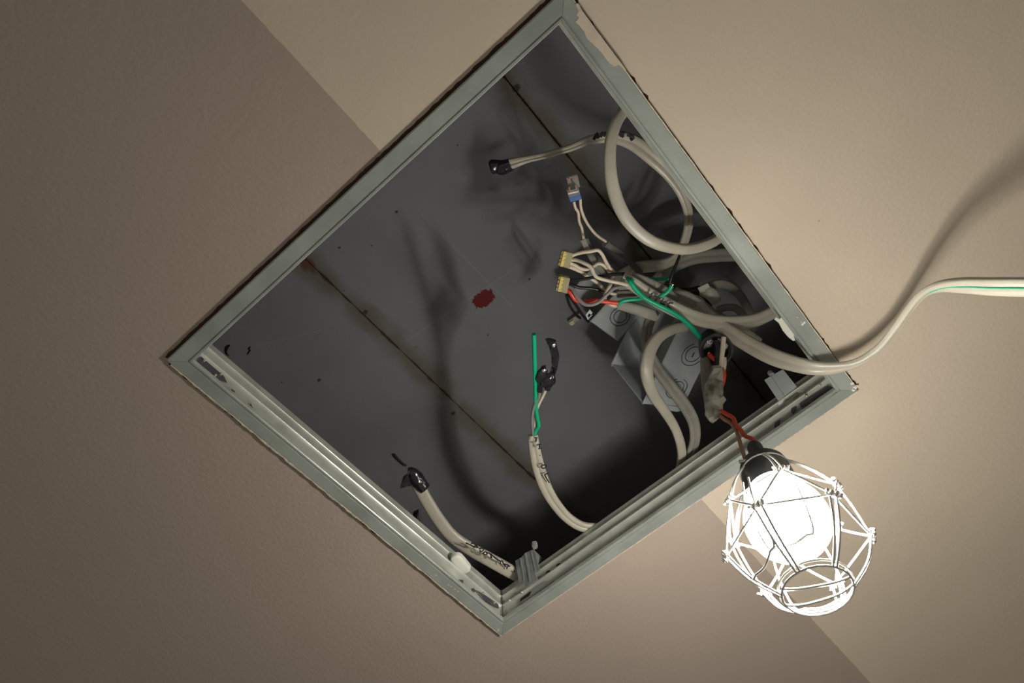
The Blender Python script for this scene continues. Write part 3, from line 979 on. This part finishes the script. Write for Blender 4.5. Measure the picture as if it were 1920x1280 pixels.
obj('tape_tail', *plate([P(766, 888, .067), P(776, 902, .067), P(770, 911, .066), P(764, 912, .064), P(750, 916, .062), P(753, 906, .064), P(757, 893, .067)], .0022), m_tape, tp, False)
ink(t, [[(873, 1017), (882, 1021), (889, 1025), (897, 1026)], [(884, 1019), (886, 1017), (895, 1023)], [(888, 1026), (892, 1022), (896, 1027)],
        [(898, 1029), (903, 1027), (907, 1030), (901, 1035), (900, 1031)], [(905, 1037), (911, 1034), (913, 1040), (906, 1038)],
        [(911, 1035), (922, 1039), (920, 1045)], [(919, 1037), (922, 1046)], [(923, 1041), (931, 1047), (938, 1052)], [(925, 1043), (934, 1050)],
        [(939, 1051), (938, 1057)], [(941, 1050), (944, 1056), (949, 1062)], [(946, 1057), (952, 1058)], [(953, 1059), (950, 1066)], [(950, 1057), (956, 1062)],
        [(964, 1069), (965, 1072)]], .0400, .0007, 'scrawled and overwritten black marker word')

# centre cable
t = thing('labelled_cable', 'grey-white cable marked FH. DL with green and taped cores, rising from the lower right rail', 'cable', P(1020, 860, .06))
cable('sheath', [(999, 815, 0.0540, .78), (1003, 845, 0.0520, .92), (1011, 880, 0.0500, 1.0), (1024, 915, 0.0480, .98), (1042, 945, 0.0460, .9), (1064, 970, 0.0440, .85), (1092, 987, 0.0430, .82), (1125, 989, 0.0440, .8), (1170, 985, .06, .8)],
      m_tps, t, rx=.0061, ry=.0036, lobes=2)
wire('earth_wire', [(1001, 626, 0.0280, 1), (1002, 660, 0.0330), (1003, 700, 0.0400), (1004, 740, 0.0460), (1005, 765, 0.0490), (1008, 785, 0.0500), (1010, 798, 0.0510), (1004, 808, 0.0530), (1002, 822, 0.0550)], m_green, t, .0019, label='straight green earth wire')
wire('wire', [(1012, 728, 0.0440), (1010, 745, 0.0460), (1002, 760, 0.0480), (998, 780, 0.0500), (998, 800, 0.0520), (1001, 822, 0.0550)], m_grey, t, .0015, label='grey core')
wire('wire', [(1024, 728, 0.0440), (1018, 742, 0.0470), (1010, 758, 0.0500), (1004, 775, 0.0520), (1003, 800, 0.0540), (1003, 822, 0.0560)], m_core, t, .0015, label='cream core')
def tape_lump(pts, r, name='tape_wrap'):
    V, F = sweep([(P(x, y, z), w, 20 * i) for i, (x, y, z, w) in enumerate(pts)], r, r * .8, prof_round(8), 3)
    V = [v + Vector((random.uniform(-1, 1), random.uniform(-1, 1), random.uniform(-1, 1))) * .0005 for v in V]
    q = obj(name, V, F, m_tape, t, True)
    q['label'] = 'crumpled black tape'
    return q
tape_lump([(1012, 733, 0.0440, .5), (1012, 718, 0.0430, .6), (1014, 705, 0.0410, 1.1), (1020, 692, 0.0400, .9), (1024, 690, 0.0400, .4)], .0050)
tape_lump([(1026, 730, 0.0440, .6), (1029, 720, 0.0430, .9), (1034, 710, 0.0410, .8), (1036, 698, .05, .5), (1040, 685, 0.0360, .75), (1041, 668, 0.0340, 1.05), (1037, 650, 0.0320, 1.0),
           (1033, 641, 0.0310, .9), (1033, 637, 0.0310, 1.25)], .0042)
tape_lump([(1018, 722, 0.0420, .6), (1024, 714, 0.0400, 1.3), (1032, 706, 0.0400, 1.0), (1036, 718, 0.0420, .5)], .0046)
ink(t, [[(1005, 822), (1005, 828)], [(1002, 820), (1008, 821)], [(1004, 824), (1007, 825)],
        [(1006, 834), (1015, 832)], [(1009, 841), (1016, 840)], [(1011, 834), (1012, 841)],
        [(1012, 853), (1012.6, 854)],
        [(1015, 872), (1024, 871)], [(1015, 872), (1017, 878), (1023, 876), (1024, 871)],
        [(1029, 887), (1021, 889)], [(1021, 889), (1025, 897), (1030, 905)]], .0415, .0006, 'handwritten black marker FH. DL')

# loose bits against the soffit
o = wire('wire_offcut', [(739, 851, ZS - .003), (746, 859, ZS - .004), (754, 867, ZS - .003), (762, 873, ZS - .003)], m_frag, None, .0013)
tag(o, 'short dark rusty wire offcut above the taped cable head', 'wire')
o = wire('wire_stub', [(786, 955, ZS - .002), (787, 972, ZS - .008), (791, 990, ZS - .010)], m_tps3, None, .0015)
tag(o, 'short dark grey stub behind the lower left rail', 'wire')
o = wire('wire_stub', [(781, 958, ZS - .002), (778, 985, ZS - .008), (772, 1000, ZS - .012)], m_black, None, .0018)
tag(o, 'short black stub beside the grey one, behind the lower left rail', 'wire')

# ------------------------------------------------------------------ black batten fitting with its tails
cF = P(1343, 657, .036)
axF = (P(1338, 640, .065) - cF).normalized()
t = thing('lamp_fitting', 'round black moulded fitting with three wire tails, over the metal box', 'fitting', cF)
V, F = lathe([(.0108, .002), (.0130, .0), (.0146, .0005), (.0150, .003), (.0146, .005), (.0140, .006), (.0140, .026), (.0120, .029), (0, .029)], cF, axF, 36)
obj('body', V, F, m_bakelite, t)
V, F = lathe([(.0108, .002), (.0106, .012), (0, .012)], cF, axF, 30)
obj('cavity', V, F, m_bakelite, t)
for k, (x, y) in enumerate(((1331, 640), (1359, 648), (1362, 672), (1328, 670))):
    c = P(x, y, .040)
    V, F = lathe([(0, 0), (.0026, .0), (.0030, .001), (.0030, .009)], c, axF, 12)
    obj('terminal_post', V, F, m_bakelite, t)
for (x, y) in ((1330, 663), (1332, 640)):
    V, F = lathe([(0, -.0004), (.0014, 0), (.0016, .001), (.0016, .003)], P(x, y, .0385), axF, 12)
    obj('terminal_screw', V, F, m_chrome, t)
V, F = box_o(P(1340, 640, .034), (P(1347, 640, .034) - P(1340, 640, .034)), P(1344, 670, .034) - P(1340, 640, .034), axF * .010)
bevel(obj('partition', V, F, m_bakelite, t, False), .0006)
wire('wire', [(1330, 665, .038), (1337, 671, .033), (1346, 678, .028), (1352, 690, .024), (1357, 702, .02), (1353, 722, .015)], m_red, t, .0023, label='red tail')
wire('wire', [(1343, 638, .035), (1346, 655, .030), (1345, 675, .026), (1343, 700, .020)], m_black, t, .0026, label='black tail')
wire('wire', [(1357, 632, .034), (1355, 655, .028), (1352, 680, .023), (1350, 705, .018)], m_core, t, .0022, label='cream tail')
wire('wire', [(1358, 670, .030), (1358, 685, .026), (1354, 705, .02)], m_core, t, .002, label='cream tail')

# taped splice under it
t = thing('taped_splice', 'dangling cable splice wrapped in dirty clear tape, above the work lamp', 'cable splice', P(1338, 735, .01))
cable('sheath', [(1322, 672, .040, .8), (1324, 700, .026, .9), (1328, 730, .010, 1.0), (1332, 760, -.008, .9)], m_tps2, t, rx=.0052, ry=.0030, lobes=0)
V, F = sweep([(P(1345, 690, .014), .78, 0), (P(1344, 703, .008), .9, 0), (P(1340, 725, -.004), 1.10, 10), (P(1338, 750, -.017), 1.18, 20), (P(1337, 768, -.026), 1.05, 25),
              (P(1336, 780, -.032), .86, 30), (P(1335, 787, -.035), .4, 30)], .0064, .0052, prof_round(14), 4)
V = [v + Vector((random.uniform(-1, 1), random.uniform(-1, 1), random.uniform(-1, 1))) * .0003 for v in V]
obj('tape_wrap', V, F, m_wrap, t)['label'] = 'crinkled translucent tape with grime'
obj('white_wrap', *plate([P(1339, 690, .0075), P(1353, 690, .0075), P(1356, 712, -.0035), P(1343, 709, -.002), P(1326, 733, -.011), P(1319, 745, -.011), P(1321, 722, -.001)], .0014), m_tps, t, False)['label'] = 'white wrap round the top'
obj('tape_flap', *plate([P(1348, 748, -.022), P(1357, 742, -.020), P(1362, 749, -.023), P(1355, 758, -.026), P(1356, 772, -.032), P(1346, 774, -.032)], .0008), m_tps, t, False)['label'] = 'torn flap of tape'

# ------------------------------------------------------------------ work lamp
KL = .81
L0 = P(1414, 836, -.090)
L1 = P(1533, 1108, -.222)
ax = (L1 - L0).normalized()
LEN = (L1 - L0).length
lamp = thing('work_lamp', 'lit white globe work lamp hanging in a wire cage below the hatch', 'lamp', L0)
toC = (Vector(C0) - L0)
ux = (toC - ax * toC.dot(ax)).normalized()      # lateral axis towards the camera
uy = ax.cross(ux)


def LP(r, ang, t):
    a = math.radians(ang)
    return L0 + ax * (t * KL) + (ux * math.cos(a) + uy * math.sin(a)) * (r * KL)


V, F = lathe([(0, -.001), (.0045, -.001), (.0055, .002), (.0058, .012), (.0075, .016), (.0135, .020), (.0160, .024), (.0170, .034), (.0176, .048), (.0176, .052),
              (.0150, .052), (.0140, .030), (0, .030)], L0, ax, 32)
obj('socket', V, F, m_bakelite, lamp)['label'] = 'black lamp holder'
V, F = lathe([(r * KL, q * KL) for r, q in [(.0178, .037), (.0186, .038), (.0186, .0415), (.0178, .0425)]], L0, ax, 32)
obj('clamp_band', V, F, m_metal, lamp)
# clamp screw sticking out to the left
sa, sb = P(1421, 858, -.118), P(1386, 866, -.114)
V, F = wire3([sa, sb], .0012)
sc = obj('clamp_screw', V, F, m_chrome, lamp)
V, F = lathe([(0, -.003), (.003, -.002), (.0034, 0), (.003, .002), (0, .003)], sa, ax, 14)
obj('screw_head', V, F, m_chrome, sc)
# bulb: white base then glowing dome
TB = .047
V, F = lathe([(r * KL, q * KL) for r, q in [(.0125, TB - .010), (.0130, TB - .004), (.0150, TB + .001), (.0190, TB + .008), (.0225, TB + .016), (.0258, TB + .025), (.0285, TB + .032), (.0306, TB + .038)]], L0, ax, 40)
obj('bulb_base', V, F, m_base, lamp)['label'] = 'translucent white bulb base, dimmer than the globe'
pr = [(.0306, TB + .038), (.0319, TB + .044), (.0322, TB + .049), (.0312, TB + .057), (.0282, TB + .0645), (.0230, TB + .071), (.0160, TB + .0755), (.0080, TB + .0778), (.0002, TB + .0785)]
V, F = lathe([(r * KL, q * KL) for r, q in pr], L0, ax, 40)
obj('bulb_globe', V, F, m_globe, lamp)['label'] = 'glowing white globe'

# cage wires
WR = .00072
def cw(pts, r=WR, name='cage_wire', sub=4):
    V, F = wire3(pts, r, 8, sub)
    return obj(name, V, F, m_cage, lamp)
T0, T1, T2, T3 = .036, .088, .122, LEN / KL
R0, R1, R2, R3 = .0205, .0455, .0520, .0240
def ringp(r, t, n, ph, jit=0, seg=4):
    vs = [LP(r, ph + 360 / n * i, t) for i in range(n)]
    out = []
    for i in range(n):
        a, b = vs[i], vs[(i + 1) % n]
        for k in range(seg): out.append(a.lerp(b, k / seg))
    out.append(vs[0])
    return out
cw([LP(R0, 15 * i, T0 + .001) for i in range(25)], name='collar_ring', sub=1)
PH = -14
cw(ringp(R1, T1, 6, PH), name='upper_ring', sub=1)
cw(ringp(R2, T2, 6, PH + 30), name='lower_ring', sub=1)
cw([LP(R3, 15 * i, T3) for i in range(25)], name='bottom_ring', sub=1)
cw([LP(R3 * 1.06, 15 * i + 7, T3 - .004) for i in range(25)], name='bottom_ring', sub=1)
for i in range(6):
    a = PH + 60 * i
    for da in (-3.2, 3.2):
        cw([LP(R0 * .6, a + da, T0 - .004), LP(R0, a + da, T0 + .002), LP((R0 + R1) / 2 + .002, a + da * .8, (T0 + T1) / 2), LP(R1, a + da * .8, T1)])
    # diamonds between the rings
    cw([LP(R1, a, T1), LP((R1 + R2) / 2 * .985, a + 15, (T1 + T2) / 2), LP(R2, a + 30, T2)])
    cw([LP(R1, a, T1), LP((R1 + R2) / 2 * .985, a - 15, (T1 + T2) / 2), LP(R2, a - 30, T2)])
    for da in (-3.0, 3.0):
        cw([LP(R2, a + 30 + da, T2), LP((R2 + R3) / 2 + .003, a + 30 + da, (T2 + T3) / 2 + .002), LP(R3, a + 30 + da, T3)])
    for rr, tt, aa in ((R1, T1, a), (R2, T2, a + 30)):
        c = LP(rr + .0006, aa, tt)
        tv = (LP(rr, aa + 5, tt) - LP(rr, aa - 5, tt)).normalized()
        pts = []
        for k in range(13):
            w_ = k / 12
            q = c + tv * (w_ - .5) * .009
            nrm_ = (LP(rr + .01, aa, tt) - LP(rr, aa, tt)).normalized()
            pts.append(q + nrm_ * math.cos(k * 1.57) * .0016 + ax * math.sin(k * 1.57) * .0016)
        cw(pts, .0009, 'twisted_joint', 2)
# long U loops of the hinged opening and the closing loops below
for a0, a1, r, tA, tB in ((-25, 35, .0335, .070, .140), (20, 75, .040, .078, .146), (150, 205, .040, .08, .144)):
    pts = [LP(r, a0, tA), LP(r + .006, a0, (tA + tB) / 2)]
    for k in range(7):
        aa = a0 + (a1 - a0) * k / 6
        pts.append(LP(r * (1 - .12 * math.sin(math.pi * k / 6)), aa, tB + .006 * math.sin(math.pi * k / 6)))
    pts += [LP(r + .006, a1, (tA + tB) / 2), LP(r, a1, tA)]
    cw(pts, name='loop_wire', sub=3)
cw([LP(R3, 100, T3), LP(.012, 110, T3 + .004), LP(.012, 250, T3 + .004), LP(R3, 262, T3)], name='loop_wire')
cw([LP(R3, 60, T3), LP(.014, 40, T3 + .003), LP(.014, -60, T3 + .003), LP(R3, -80, T3)], name='loop_wire')

# supply leads of the lamp
wire('lead_wire', [(1352, 770, -.030), (1362, 776, -.036), (1374, 783, -.044), (1380, 796, -.055), (1389, 806, -.066), (1397, 817, -.076), (1412, 824, -.086), (1416, 838, -.092)], m_orange, lamp, .0017, label='orange-red supply lead')
wire('lead_wire', [(1347, 776, -.030), (1358, 786, -.038), (1370, 793, -.046), (1380, 806, -.058), (1386, 824, -.074), (1391, 842, -.090), (1398, 862, -.104)], m_brown, lamp, .0015, label='tan supply lead')
